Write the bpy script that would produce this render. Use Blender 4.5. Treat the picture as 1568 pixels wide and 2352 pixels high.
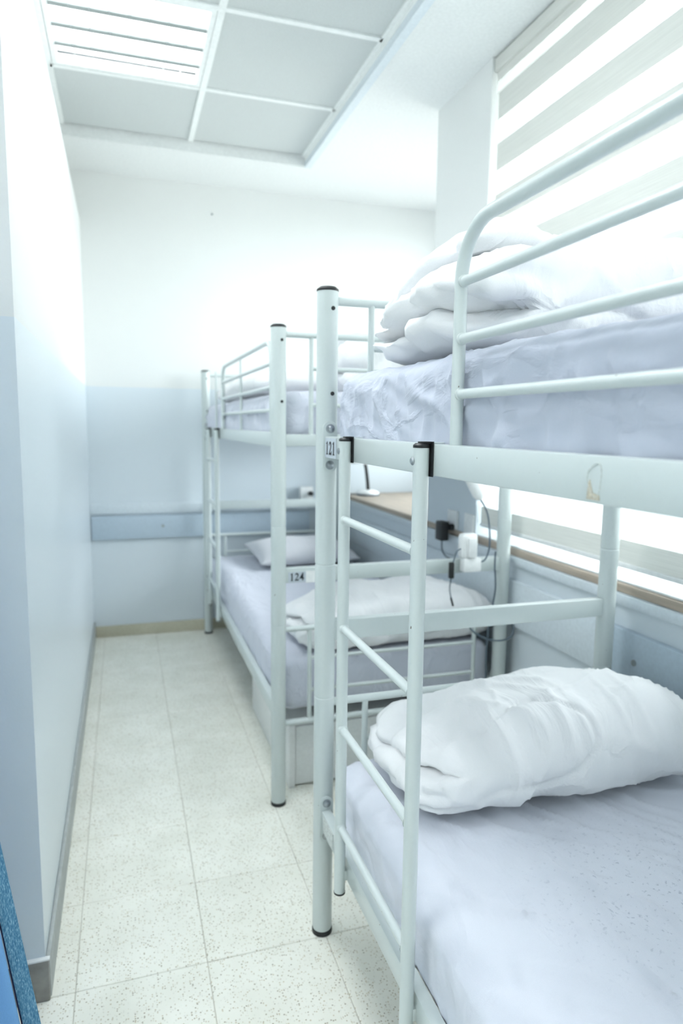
import bpy, bmesh, math, random
from mathutils import Vector, Matrix, noise
random.seed(7)
for o in list(bpy.data.objects): bpy.data.objects.remove(o)
scn = bpy.context.scene
COL = scn.collection

# ------------------------------------------------------------------ camera
cam_d = bpy.data.cameras.new('camera'); cam = bpy.data.objects.new('camera', cam_d); COL.objects.link(cam)
cam_d.sensor_fit = 'VERTICAL'; cam_d.sensor_height = 36.0; cam_d.sensor_width = 24.0
cam_d.lens = 23.7713
YAW, PITCH, ROLL = 0.311629, 0.128239, 0.012077
fwd = Vector((math.sin(YAW)*math.cos(PITCH), math.cos(YAW)*math.cos(PITCH), -math.sin(PITCH)))
rgt = Vector((math.cos(YAW), -math.sin(YAW), 0)); up = rgt.cross(fwd)
r2 = math.cos(ROLL)*rgt + math.sin(ROLL)*up; u2 = -math.sin(ROLL)*rgt + math.cos(ROLL)*up
m = Matrix((r2, u2, -fwd)).transposed().to_4x4(); m.translation = Vector((0, 0, 1.3))
cam.matrix_world = m
cam_d.clip_start = 0.02
cam_d.dof.use_dof = True; cam_d.dof.focus_distance = 1.08; cam_d.dof.aperture_fstop = 3.5
scn.camera = cam

# ------------------------------------------------------------------ world, daylight portals, exposure
w = bpy.data.worlds.new('sky'); scn.world = w; w.use_nodes = True
nt = w.node_tree; bg = nt.nodes['Background']
gm = nt.nodes.new('ShaderNodeTexCoord'); sp = nt.nodes.new('ShaderNodeSeparateXYZ'); cr = nt.nodes.new('ShaderNodeValToRGB')
nt.links.new(gm.outputs['Generated'], sp.inputs[0]); nt.links.new(sp.outputs[2], cr.inputs[0])
cr.color_ramp.elements[0].position = 0.0; cr.color_ramp.elements[0].color = (0.30, 0.30, 0.28, 1)      # street and ground below the horizon
cr.color_ramp.elements[1].position = 0.02; cr.color_ramp.elements[1].color = (0.95, 0.985, 1.0, 1)     # bright overcast sky
nt.links.new(cr.outputs[0], bg.inputs[0]); bg.inputs[1].default_value = 6.0
def portal(loc, sx, sy):
    l = bpy.data.lights.new('daylight_portal', 'AREA'); l.shape = 'RECTANGLE'; l.size = sx; l.size_y = sy
    l.cycles.is_portal = True
    o = bpy.data.objects.new('daylight_portal', l); COL.objects.link(o); o.location = loc
    o.rotation_euler = (0, math.radians(90), 0)          # shines towards -X, into the room
portal((2.26, 1.0, 1.75), 1.75, 6.2)
vs = scn.view_settings
vs.view_transform = 'Standard'; vs.look = 'None'; vs.gamma = 1.0; vs.use_curve_mapping = False
vs.exposure = 1.6

# ------------------------------------------------------------------ materials
def new_mat(name):
    mt = bpy.data.materials.new(name); mt.use_nodes = True
    nt = mt.node_tree; b = nt.nodes['Principled BSDF']
    return mt, nt, b
def N(nt, t, **kw):
    n = nt.nodes.new(t)
    for k, v in kw.items():
        if hasattr(n, k): setattr(n, k, v)
        else: n.inputs[k].default_value = v
    return n
def pos(nt):
    return nt.nodes.new('ShaderNodeNewGeometry').outputs['Position']
def ramp(nt, fac, stops):
    r = nt.nodes.new('ShaderNodeValToRGB')
    el = r.color_ramp.elements
    while len(el) < len(stops): el.new(0.5)
    for e, (p, c) in zip(el, stops): e.position = p; e.color = (*c, 1) if len(c) == 3 else c
    nt.links.new(fac, r.inputs[0]); return r.outputs[0]
def bump(nt, b, h, strength=0.1, dist=0.002):
    n = nt.nodes.new('ShaderNodeBump'); n.inputs['Strength'].default_value = strength; n.inputs['Distance'].default_value = dist
    nt.links.new(h, n.inputs['Height']); nt.links.new(n.outputs[0], b.inputs['Normal'])
def plain(name, col, rough=0.5, metal=0.0, nscale=60, var=0.04, bs=0.05, spec=0.5):
    mt, nt, b = new_mat(name)
    n = N(nt, 'ShaderNodeTexNoise', Scale=nscale, Detail=4.0); nt.links.new(pos(nt), n.inputs['Vector'])
    lo = tuple(c*(1-var) for c in col); hi = tuple(min(1, c*(1+var)) for c in col)
    nt.links.new(ramp(nt, n.outputs[0], [(0.3, lo), (0.7, hi)]), b.inputs['Base Color'])
    b.inputs['Roughness'].default_value = rough; b.inputs['Metallic'].default_value = metal
    b.inputs['Specular IOR Level'].default_value = spec
    bump(nt, b, n.outputs[0], bs, 0.001)
    return mt
M = {}
def wall_mat():
    mt, nt, b = new_mat('wall_paint')
    P = pos(nt)
    sep = N(nt, 'ShaderNodeSeparateXYZ'); nt.links.new(P, sep.inputs[0])
    n2 = N(nt, 'ShaderNodeTexNoise', Scale=9.0, Detail=3.0); nt.links.new(P, n2.inputs['Vector'])
    ad = N(nt, 'ShaderNodeMath', operation='MULTIPLY_ADD'); nt.links.new(n2.outputs[0], ad.inputs[0]); ad.inputs[1].default_value = 0.006
    nt.links.new(sep.outputs[2], ad.inputs[2])
    gt = N(nt, 'ShaderNodeMath', operation='GREATER_THAN'); nt.links.new(ad.outputs[0], gt.inputs[0]); gt.inputs[1].default_value = 1.508
    mx = N(nt, 'ShaderNodeMix', data_type='RGBA'); nt.links.new(gt.outputs[0], mx.inputs[0])
    mx.inputs[6].default_value = (0.685, 0.755, 0.805, 1); mx.inputs[7].default_value = (0.775, 0.795, 0.79, 1)
    nt.links.new(mx.outputs[2], b.inputs['Base Color'])
    rg = N(nt, 'ShaderNodeMapRange'); nt.links.new(gt.outputs[0], rg.inputs[0]); rg.inputs[3].default_value = 0.32; rg.inputs[4].default_value = 0.7
    nt.links.new(rg.outputs[0], b.inputs['Roughness'])
    n = N(nt, 'ShaderNodeTexNoise', Scale=140.0, Detail=3.0); nt.links.new(P, n.inputs['Vector'])
    bump(nt, b, n.outputs[0], 0.12, 0.002)
    return mt
M['wall'] = wall_mat()
M['white'] = plain('white_paint', (0.81, 0.835, 0.835), 0.65, nscale=90)
M['dado'] = plain('dado_board_paint', (0.50, 0.60, 0.69), 0.4, nscale=90)
M['dado_light'] = plain('dado_moulding_paint', (0.70, 0.77, 0.82), 0.4, nscale=90)
M['tile_ceiling'] = plain('ceiling_tile_fibre', (0.58, 0.615, 0.615), 0.9, nscale=220, var=0.06, bs=0.2)
M['grid'] = plain('ceiling_grid_metal', (0.86, 0.89, 0.89), 0.4)
def metal_mat():
    mt, nt, b = new_mat('white_enamel')
    P = pos(nt)
    n = N(nt, 'ShaderNodeTexNoise', Scale=260.0, Detail=3.0); nt.links.new(P, n.inputs['Vector'])
    sp = N(nt, 'ShaderNodeTexNoise', Scale=90.0, Detail=2.0); nt.links.new(P, sp.inputs['Vector'])
    c = ramp(nt, sp.outputs[0], [(0.0, (0.60, 0.665, 0.66)), (0.77, (0.615, 0.68, 0.675)), (0.79, (0.20, 0.18, 0.16)), (1.0, (0.12, 0.10, 0.09))])
    nt.links.new(c, b.inputs['Base Color'])
    b.inputs['Roughness'].default_value = 0.3; b.inputs['Coat Weight'].default_value = 0.25; b.inputs['Coat Roughness'].default_value = 0.15
    bump(nt, b, n.outputs[0], 0.06, 0.001)
    return mt
M['metal'] = metal_mat()
M['black'] = plain('black_rubber', (0.012, 0.014, 0.016), 0.45)
M['chrome'] = plain('zinc_bolt', (0.38, 0.41, 0.43), 0.3, metal=1.0)
M['plastic'] = plain('white_plastic', (0.86, 0.88, 0.88), 0.35)
M['greycord'] = plain('grey_cord', (0.10, 0.14, 0.18), 0.5)
M['sticker'] = plain('grey_sticker', (0.52, 0.58, 0.64), 0.6)
M['tape'] = plain('white_tape', (0.86, 0.88, 0.88), 0.6)
M['ink'] = plain('black_ink', (0.015, 0.018, 0.025), 0.7)
M['dirt'] = plain('old_glue', (0.50, 0.47, 0.38), 0.8, nscale=400, var=0.35)
M['gluemark'] = plain('worn_sticker', (0.62, 0.66, 0.64), 0.7, nscale=300, var=0.25)
def fabric(name, col, weave=900, wr=0.25, speck=0.0, wscale=7.0):
    mt, nt, b = new_mat(name)
    P = nt.nodes.new('ShaderNodeTexCoord').outputs['Object']
    n = N(nt, 'ShaderNodeTexNoise', Scale=float(weave), Detail=2.0); nt.links.new(P, n.inputs['Vector'])
    # long soft crease network
    mp = N(nt, 'ShaderNodeMapping'); mp.inputs['Scale'].default_value = (1.0, 0.45, 0.8); mp.inputs['Rotation'].default_value = (0.3, 0.1, 0.6)
    nt.links.new(P, mp.inputs[0])
    c1 = N(nt, 'ShaderNodeTexNoise', Scale=wscale, Detail=5.0, Distortion=0.8); nt.links.new(mp.outputs[0], c1.inputs['Vector'])
    s = N(nt, 'ShaderNodeMath', operation='SUBTRACT'); nt.links.new(c1.outputs[0], s.inputs[0]); s.inputs[1].default_value = 0.5
    a = N(nt, 'ShaderNodeMath', operation='ABSOLUTE'); nt.links.new(s.outputs[0], a.inputs[0])
    mr = N(nt, 'ShaderNodeMapRange'); nt.links.new(a.outputs[0], mr.inputs[0]); mr.inputs[1].default_value = 0.0; mr.inputs[2].default_value = 0.06; mr.inputs[3].default_value = 1.0; mr.inputs[4].default_value = 0.0
    h = N(nt, 'ShaderNodeMath', operation='MULTIPLY_ADD'); nt.links.new(n.outputs[0], h.inputs[0]); h.inputs[1].default_value = 0.12; nt.links.new(mr.outputs[0], h.inputs[2])
    col_lo = tuple(c*0.97 for c in col)
    cc = ramp(nt, n.outputs[0], [(0.35, col_lo), (0.65, col)])
    if speck:
        v = N(nt, 'ShaderNodeTexNoise', Scale=120.0, Detail=3.0); nt.links.new(P, v.inputs['Vector'])
        # worn pilling in one patch of the sheet
        dm = N(nt, 'ShaderNodeVectorMath', operation='DISTANCE'); nt.links.new(P, dm.inputs[0]); dm.inputs[1].default_value = (0.02, 0.33, 0.2)
        fall = N(nt, 'ShaderNodeMapRange'); nt.links.new(dm.outputs['Value'], fall.inputs[0]); fall.inputs[1].default_value = 0.05; fall.inputs[2].default_value = 0.30; fall.inputs[3].default_value = 1.0; fall.inputs[4].default_value = 0.0
        k = N(nt, 'ShaderNodeMapRange'); nt.links.new(v.outputs[0], k.inputs[0]); k.inputs[1].default_value = 0.60; k.inputs[2].default_value = 0.70
        mu = N(nt, 'ShaderNodeMath', operation='MULTIPLY'); nt.links.new(k.outputs[0], mu.inputs[0]); nt.links.new(fall.outputs[0], mu.inputs[1])
        mu2 = N(nt, 'ShaderNodeMath', operation='MULTIPLY'); nt.links.new(mu.outputs[0], mu2.inputs[0]); mu2.inputs[1].default_value = speck
        mx = N(nt, 'ShaderNodeMix', data_type='RGBA'); nt.links.new(mu2.outputs[0], mx.inputs[0]); nt.links.new(cc, mx.inputs[6]); mx.inputs[7].default_value = (0.32, 0.36, 0.45, 1)
        cc = mx.outputs[2]
    nt.links.new(cc, b.inputs['Base Color'])
    b.inputs['Roughness'].default_value = 0.9; b.inputs['Sheen Weight'].default_value = 0.15; b.inputs['Specular IOR Level'].default_value = 0.2
    bump(nt, b, h.outputs[0], wr, 0.004)
    return mt
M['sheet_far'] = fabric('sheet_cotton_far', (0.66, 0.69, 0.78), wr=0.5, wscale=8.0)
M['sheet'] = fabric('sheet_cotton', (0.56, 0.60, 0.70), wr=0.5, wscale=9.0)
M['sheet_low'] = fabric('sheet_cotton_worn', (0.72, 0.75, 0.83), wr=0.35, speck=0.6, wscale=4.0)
M['duvet'] = fabric('duvet_cotton', (0.92, 0.93, 0.945), wr=0.45, wscale=5.0)
M['pillow'] = fabric('pillow_cotton', (0.72, 0.73, 0.77), wr=0.15)
def terrazzo(name, base, grout=False):
    mt, nt, b = new_mat(name)
    P = pos(nt)
    v = N(nt, 'ShaderNodeTexVoronoi', Scale=210.0); nt.links.new(P, v.inputs['Vector'])
    sepc = N(nt, 'ShaderNodeSeparateColor'); nt.links.new(v.outputs['Color'], sepc.inputs[0])
    chip = ramp(nt, sepc.outputs[0], [(0.0, base), (0.62, base), (0.70, tuple(c*0.86 for c in base)), (0.88, (base[0]*0.72, base[1]*0.66, base[2]*0.56)), (0.97, (0.46, 0.43, 0.35))])
    edge = ramp(nt, v.outputs['Distance'], [(0.0, (1, 1, 1)), (0.34, (1, 1, 1)), (0.5, (0, 0, 0))])
    mx = N(nt, 'ShaderNodeMix', data_type='RGBA'); nt.links.new(edge, mx.inputs[0]); mx.inputs[6].default_value = (*base, 1); nt.links.new(chip, mx.inputs[7])
    n = N(nt, 'ShaderNodeTexNoise', Scale=6.0, Detail=5.0); nt.links.new(P, n.inputs['Vector'])
    mm = N(nt, 'ShaderNodeMix', data_type='RGBA', blend_type='MULTIPLY'); mm.inputs[0].default_value = 1.0
    nt.links.new(mx.outputs[2], mm.inputs[6]); nt.links.new(ramp(nt, n.outputs[0], [(0.3, (0.9, 0.9, 0.88)), (0.65, (1, 1, 1))]), mm.inputs[7])
    oi = nt.nodes.new('ShaderNodeObjectInfo')
    tv = ramp(nt, oi.outputs['Random'], [(0.0, (0.955, 0.955, 0.95)), (1.0, (1, 1, 1))])
    m3 = N(nt, 'ShaderNodeMix', data_type='RGBA', blend_type='MULTIPLY'); m3.inputs[0].default_value = 1.0
    nt.links.new(mm.outputs[2], m3.inputs[6]); nt.links.new(tv, m3.inputs[7])
    nt.links.new(m3.outputs[2], b.inputs['Base Color']); b.inputs['Roughness'].default_value = 0.38
    return mt
M['floor'] = terrazzo('terrazzo', (0.93, 0.935, 0.86))
M['base_back'] = terrazzo('terrazzo_skirting', (0.62, 0.60, 0.48))
M['grout'] = plain('grout', (0.56, 0.55, 0.49), 0.9)
M['base_grey'] = plain('grey_skirting', (0.40, 0.43, 0.43), 0.4, nscale=40, var=0.1)
M['base_dark'] = plain('stone_skirting', (0.27, 0.265, 0.25), 0.55, nscale=25, var=0.25)
def wood_mat():
    mt, nt, b = new_mat('pale_wood')
    mp = N(nt, 'ShaderNodeMapping'); mp.inputs['Scale'].default_value = (30, 1.5, 30); nt.links.new(pos(nt), mp.inputs[0])
    n = N(nt, 'ShaderNodeTexNoise', Scale=2.0, Detail=6.0, Distortion=0.6); nt.links.new(mp.outputs[0], n.inputs['Vector'])
    nt.links.new(ramp(nt, n.outputs[0], [(0.3, (0.36, 0.30, 0.24)), (0.7, (0.55, 0.46, 0.37))]), b.inputs['Base Color'])
    b.inputs['Roughness'].default_value = 0.5
    return mt
M['wood'] = wood_mat()
def blind_mat(name, transp, col, transl):
    mt = bpy.data.materials.new(name); mt.use_nodes = True; nt = mt.node_tree; nt.nodes.clear()
    out = nt.nodes.new('ShaderNodeOutputMaterial')
    mp = N(nt, 'ShaderNodeMapping'); mp.inputs['Scale'].default_value = (1, 6, 500); nt.links.new(pos(nt), mp.inputs[0])
    n = N(nt, 'ShaderNodeTexNoise', Scale=1.0, Detail=3.0); nt.links.new(mp.outputs[0], n.inputs['Vector'])
    c = ramp(nt, n.outputs[0], [(0.3, tuple(x*0.9 for x in col)), (0.7, col)])
    d = nt.nodes.new('ShaderNodeBsdfDiffuse'); t = nt.nodes.new('ShaderNodeBsdfTranslucent'); tr = nt.nodes.new('ShaderNodeBsdfTransparent')
    nt.links.new(c, d.inputs[0]); nt.links.new(c, t.inputs[0])
    m1 = nt.nodes.new('ShaderNodeMixShader'); m1.inputs[0].default_value = transl; nt.links.new(d.outputs[0], m1.inputs[1]); nt.links.new(t.outputs[0], m1.inputs[2])
    m2 = nt.nodes.new('ShaderNodeMixShader'); m2.inputs[0].default_value = transp; nt.links.new(m1.outputs[0], m2.inputs[1]); nt.links.new(tr.outputs[0], m2.inputs[2])
    nt.links.new(m2.outputs[0], out.inputs[0]); return mt
M['blind_opaque'] = blind_mat('blind_weave', 0.0, (0.82, 0.83, 0.80), 0.19)
M['blind_sheer'] = blind_mat('blind_sheer', 0.45, (0.92, 0.94, 0.94), 0.6)
def glass_mat():
    mt = bpy.data.materials.new('window_glass'); mt.use_nodes = True; nt = mt.node_tree; nt.nodes.clear()
    out = nt.nodes.new('ShaderNodeOutputMaterial'); g = nt.nodes.new('ShaderNodeBsdfGlossy'); g.inputs['Roughness'].default_value = 0.02
    tr = nt.nodes.new('ShaderNodeBsdfTransparent'); tr.inputs[0].default_value = (0.96, 0.98, 0.98, 1)
    fr = nt.nodes.new('ShaderNodeFresnel'); fr.inputs[0].default_value = 1.45
    mx = nt.nodes.new('ShaderNodeMixShader'); nt.links.new(fr.outputs[0], mx.inputs[0]); nt.links.new(tr.outputs[0], mx.inputs[1]); nt.links.new(g.outputs[0], mx.inputs[2])
    nt.links.new(mx.outputs[0], out.inputs[0]); return mt
M['glass'] = glass_mat()
def emit_mat(name, col, st):
    mt = bpy.data.materials.new(name); mt.use_nodes = True; nt = mt.node_tree; nt.nodes.clear()
    out = nt.nodes.new('ShaderNodeOutputMaterial'); e = nt.nodes.new('ShaderNodeEmission'); e.inputs[0].default_value = (*col, 1); e.inputs[1].default_value = st
    nt.links.new(e.outputs[0], out.inputs[0]); return mt
M['tube'] = emit_mat('fluorescent_tube', (0.95, 0.985, 1.0), 2.7)
M['tube_bright'] = emit_mat('fluorescent_tube_new', (0.95, 0.985, 1.0), 8.5)  # emission of the added, unseen fill lights in the grid
M['tube_panel'] = emit_mat('light_panel', (0.95, 0.985, 1.0), 3.8)  # emission of the added fill light in the side bay
M['louver'] = plain('louver_metal', (0.34, 0.38, 0.38), 0.5, spec=0.2)
def denim_mat():
    mt, nt, b = new_mat('denim_band')
    mp = N(nt, 'ShaderNodeMapping'); mp.inputs['Rotation'].default_value = (0, 0.75, 0); mp.inputs['Scale'].default_value = (900, 400, 170)
    nt.links.new(pos(nt), mp.inputs[0])
    n = N(nt, 'ShaderNodeTexNoise', Scale=1.0, Detail=3.0); nt.links.new(mp.outputs[0], n.inputs['Vector'])
    nt.links.new(ramp(nt, n.outputs[0], [(0.3, (0.035, 0.13, 0.24)), (0.55, (0.09, 0.25, 0.40)), (0.75, (0.35, 0.55, 0.68))]), b.inputs['Base Color'])
    b.inputs['Roughness'].default_value = 0.9; bump(nt, b, n.outputs[0], 0.3, 0.001)
    return mt
M['denim'] = denim_mat()
M['blue'] = plain('blue_cotton', (0.16, 0.36, 0.66), 0.7, nscale=400, var=0.05)
M['navy'] = plain('navy_piping', (0.01, 0.015, 0.06), 0.8)

# ------------------------------------------------------------------ mesh helpers
class MB:
    def __init__(s): s.v = []; s.f = []
    def box(s, x0, x1, y0, y1, z0, z1):
        k = len(s.v)
        s.v += [(x, y, z) for z in (z0, z1) for y in (y0, y1) for x in (x0, x1)]
        s.f += [tuple(k+i for i in q) for q in ((0,2,3,1),(4,5,7,6),(0,1,5,4),(2,6,7,3),(0,4,6,2),(1,3,7,5))]
        return s
    def rbox(s, x0, x1, y0, y1, z0, z1, r=0.003, seg=2):
        bm = bmesh.new(); bmesh.ops.create_cube(bm, size=1.0)
        for v in bm.verts: v.co = Vector(((x0+x1)/2+v.co.x*(x1-x0), (y0+y1)/2+v.co.y*(y1-y0), (z0+z1)/2+v.co.z*(z1-z0)))
        bmesh.ops.bevel(bm, geom=list(bm.edges), offset=r, segments=seg, profile=0.5, affect='EDGES')
        s.addbm(bm); return s
    def addbm(s, bm, mat=None):
        k = len(s.v); bm.verts.ensure_lookup_table(); bm.verts.index_update()
        s.v += [tuple((mat @ v.co) if mat else v.co) for v in bm.verts]
        s.f += [tuple(k+v.index for v in f.verts) for f in bm.faces]; bm.free()
    def tube(s, pts, r, n=14, cap=True):
        pts = [Vector(p) for p in pts]; L = len(pts); k = len(s.v)
        rs = r if isinstance(r, (list, tuple)) else [r]*L
        t0 = (pts[1]-pts[0]).normalized()
        a = Vector((0, 0, 1)) if abs(t0.z) < 0.9 else Vector((1, 0, 0))
        u = t0.cross(a).normalized()
        for i, p in enumerate(pts):
            t = ((pts[min(i+1, L-1)]-p).normalized() + (p-pts[max(i-1, 0)]).normalized())
            t = t.normalized() if t.length > 1e-6 else t0
            u = (u - t*u.dot(t)).normalized(); w_ = t.cross(u)
            sc = 1.0
            if 0 < i < L-1:
                c = max(0.5, t.dot((pts[i+1]-p).normalized())); sc = 1/c if c > 0.5 else 1.2
            for j in range(n):
                an = 2*math.pi*j/n; s.v.append(tuple(p + (u*math.cos(an)+w_*math.sin(an))*rs[i]))
        for i in range(L-1):
            for j in range(n):
                s.f.append((k+i*n+j, k+i*n+(j+1) % n, k+(i+1)*n+(j+1) % n, k+(i+1)*n+j))
        if cap:
            s.f.append(tuple(k+j for j in reversed(range(n)))); s.f.append(tuple(k+(L-1)*n+j for j in range(n)))
        return s
    def lathe(s, c, prof, n=20, axis='z'):
        # prof: list of (r, h) from bottom to top
        k = len(s.v); c = Vector(c)
        for r, h in prof:
            for j in range(n):
                an = 2*math.pi*j/n; a, b = r*math.cos(an), r*math.sin(an)
                p = {'z': (a, b, h), 'y': (a, h, -b), 'x': (h, a, b)}[axis]; s.v.append(tuple(c+Vector(p)))
        for i in range(len(prof)-1):
            for j in range(n): s.f.append((k+i*n+j, k+i*n+(j+1) % n, k+(i+1)*n+(j+1) % n, k+(i+1)*n+j))
        s.f.append(tuple(k+j for j in reversed(range(n)))); s.f.append(tuple(k+(len(prof)-1)*n+j for j in range(n)))
        return s
    def prism(s, poly, d0, d1, plane='xz'):
        # extrude polygon (list of 2d) between depths along the remaining axis
        k = len(s.v); n = len(poly)
        for d in (d0, d1):
            for a, b in poly: s.v.append({'xz': (a, d, b), 'yz': (d, a, b), 'xy': (a, b, d)}[plane])
        s.f.append(tuple(k+i for i in range(n))); s.f.append(tuple(k+n+i for i in reversed(range(n))))
        for i in range(n): s.f.append((k+i, k+n+i, k+n+(i+1) % n, k+(i+1) % n))
        return s
    def build(s, name, mat, parent=None, smooth=True, angle=35):
        me = bpy.data.meshes.new(name); me.from_pydata(s.v, [], s.f); me.update()
        bm = bmesh.new(); bm.from_mesh(me); bmesh.ops.recalc_face_normals(bm, faces=bm.faces)
        if smooth:
            for f in bm.faces: f.smooth = True
            for e in bm.edges:
                if len(e.link_faces) == 2 and e.calc_face_angle() > math.radians(angle): e.smooth = False
        bm.to_mesh(me); bm.free()
        me.materials.append(M[mat] if isinstance(mat, str) else mat)
        o = bpy.data.objects.new(name, me); COL.objects.link(o)
        if parent: o.parent = parent
        return o
def arc(c, r, a0, a1, n, f):
    return [f(c[0]+r*math.cos(a0+(a1-a0)*i/n), c[1]+r*math.sin(a0+(a1-a0)*i/n)) for i in range(n+1)]
def spline(pts, n=10):
    P = [Vector(p) for p in pts]; P = [P[0]*2-P[1]]+P+[P[-1]*2-P[-2]]; out = []
    for i in range(1, len(P)-2):
        for k in range(n):
            t = k/n; a, b, c, d = P[i-1], P[i], P[i+1], P[i+2]
            out.append(0.5*((2*b)+(c-a)*t+(2*a-5*b+4*c-d)*t*t+(3*b-a-3*c+d)*t**3))
    out.append(P[-2]); return out
def empty(name, loc=(0, 0, 0)):
    o = bpy.data.objects.new(name, None); o.empty_display_size = 0.1; COL.objects.link(o); o.location = loc; return o
def tag(o, label, cat, group=None):
    o['label'] = label; o['category'] = cat
    if group: o['group'] = group
    return o
def struct(o, label=None):
    o['kind'] = 'structure'
    if label: o['label'] = label
    return o
def dupe(o, parent, loc):
    c = o.copy(); COL.objects.link(c); c.parent = parent; c.location = loc; return c

# ------------------------------------------------------------------ room shell
WX = 1.375; BY = 4.24; CZ = 2.69; GZ = 2.745
# floor: terrazzo tiles over grout
fl = struct(MB().box(-2.2, WX+0.02, -2.3, BY+0.1, -0.06, -0.003).build('floor', 'grout'), 'terrazzo tiled floor')
tm = MB().rbox(-0.1492, 0.1492, -0.1492, 0.1492, -0.02, 0.0, 0.0015, 1)
tile0 = tm.build('floor_tile', 'floor', fl, smooth=False)
first = True
for ix in range(-7, 6):
    for iy in range(-14, 9):
        cx = 0.160-0.15+ix*0.3; cy = 2.115-0.15+iy*0.3
        if cx-0.15 > WX-0.02 or cx+.15 < -2.15 or cy-0.15 > BY-0.01: continue
        if cx+0.15 < -0.22 and cy-0.15 > 1.55: continue
        if first: tile0.location = (cx, cy, 0); first = False
        else: dupe(tile0, fl, (cx, cy, random.uniform(-0.0004, 0.0004)))
# left partition: thick wall to 2.43 m, set back above; its end faces the camera at y = 1.517
wl = MB()
wl.box(-0.55, -0.2, 1.517, BY, 0, 2.43); wl.box(-0.55, -0.262, 1.60, BY, 2.43, CZ+0.08)
struct(wl.build('wall_left', 'wall', smooth=False), 'left partition wall, white above a blue grey dado')
struct(MB().box(-2.3, -0.55, 1.517, 1.65, 0, CZ+0.1).build('wall_partition', 'wall', smooth=False), 'return of the partition wall')
struct(MB().box(-2.4, -2.2, -2.4, 1.65, 0, CZ+0.1).build('wall_far_left', 'wall', smooth=False))
struct(MB().box(-2.4, 2.3, -2.5, -2.3, 0, CZ+0.1).build('wall_front', 'wall', smooth=False))
struct(MB().box(-0.6, 2.4, BY, BY+0.15, 0, CZ+0.2).build('wall_back', 'wall', smooth=False), 'end wall, white above a blue grey dado')
MB().lathe((0.538, BY, 2.53), [(0.006, 0.0), (0.005, -0.006), (0.003, -0.008)], 10, 'y').build('nail', 'chrome', bpy.data.objects['wall_back'])
# right: low wall with a deep timber sill, a pier, and the glazed outer wall beyond
wr = struct(MB().box(WX, 2.35, -2.3, BY, 0, 0.824).build('wall_right', 'wall', smooth=False), 'low blue grey wall under the windows')
pr = struct(MB().box(WX, 2.1, 2.462, 2.93, 0.80, CZ+0.1).build('wall_pier', 'wall', smooth=False), 'pier between the two window bays')
struct(MB().rbox(WX-0.004, 2.14, -2.29, BY-0.002, 0.824, 0.85, 0.004).build('window_sill_1', 'wood'), 'deep pale timber window sill')
struct(MB().rbox(1.383, 2.139, -2.28, 2.461, 0.850, 0.857, 0.002).build('window_sill_2', 'white'), 'white inner board on the sill behind the blind')  # added board, white in place of bright daylight on the sill top
# outer wall with window openings
ow = MB(); ow.box(2.14, 2.35, -2.3, BY, 0.8, 0.95); ow.box(2.14, 2.35, -2.3, BY, 2.6, CZ+0.2)
for y0, y1 in ((-2.3, -2.0), (BY-0.12, BY)): ow.box(2.14, 2.35, y0, y1, 0.95, 2.6)
struct(ow.build('wall_window', 'wall', smooth=False))
wi = 0
for y0, y1 in ((-2.0, -0.5), (-0.5, 1.0), (1.0, 2.5), (2.5, 4.12)):
    wi += 1
    fr = MB(); t = 0.035
    fr.box(2.2, 2.25, y0, y0+t, 0.95, 2.6).box(2.2, 2.25, y1-t, y1, 0.95, 2.6).box(2.2, 2.25, y0+t, y1-t, 0.95, 0.95+t).box(2.2, 2.25, y0+t, y1-t, 2.6-t, 2.6)
    f = struct(fr.build('window_%d' % wi, 'plastic', smooth=False), 'white framed outer window')
    MB().box(2.222, 2.226, y0+t, y1-t, 0.95+t, 2.6-t).build('pane', 'glass', f, smooth=False)
# ceiling: plaster soffit with a recessed suspended grid
GX0, GX1, GY0, GY1 = -0.255, 0.985, -2.0, 3.772
ce = MB()
ce.box(GX1, 2.4, -2.4, BY+0.1, CZ, CZ+0.12); ce.box(-2.4, GX0, -2.4, 1.62, CZ, CZ+0.12)
ce.box(GX0, GX1, GY1, BY+0.1, CZ, CZ+0.12); ce.box(GX0, GX1, -2.4, GY0, CZ, CZ+0.12)
ce.box(-0.6, GX0, 1.62, BY+0.1, GZ, CZ+0.12); ce.box(GX0, GX1, GY0, GY1, GZ+0.06, CZ+0.14)
ceil = struct(ce.build('ceiling', 'white', smooth=False), 'white plaster ceiling around a recessed grid')
xs = [GX0, 0.372, GX1]; ys = [GY1]; y = 3.192
while y > GY0: ys.append(y); y -= 0.606
ys.append(GY0)
LIGHTS = {(0, 1), (0, 3), (0, 6)}  # the two nearer cells hold added fill lights
for i in range(2):
    for j in range(len(ys)-1):
        if (i, j) in LIGHTS: continue
        MB().box(xs[i]+0.012, xs[i+1]-0.012, ys[j+1]+0.012, ys[j]-0.012, GZ+0.001, GZ+0.014).build('ceiling_tile', 'tile_ceiling', ceil, smooth=False)
for j in range(1, len(ys)-1):
    for i in range(2): MB().box(xs[i]+0.012, xs[i+1]-0.012, ys[j]-0.012, ys[j]+0.012, GZ-0.006, GZ+0.02).build('grid_bar', 'grid', ceil, smooth=False)
MB().box(xs[1]-0.013, xs[1]+0.013, GY0, GY1, GZ-0.006, GZ+0.02).build('grid_bar', 'grid', ceil, smooth=False)
MB().box(GX0, GX0+0.022, GY0, GY1, GZ-0.006, GZ+0.02).build('edge_trim', 'grid', ceil, smooth=False)
MB().box(GX1-0.022, GX1, GY0, GY1, GZ-0.006, GZ+0.02).box(GX1-0.008, GX1, GY0, GY1-0.01, GZ-0.03, GZ-0.006).build('edge_trim', 'grid', ceil, smooth=False)
MB().box(GX1-0.004, GX1+0.03, GY0, GY1+0.004, CZ-0.004, CZ+0.03).build('edge_trim', 'dado_light', ceil, smooth=False)
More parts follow.
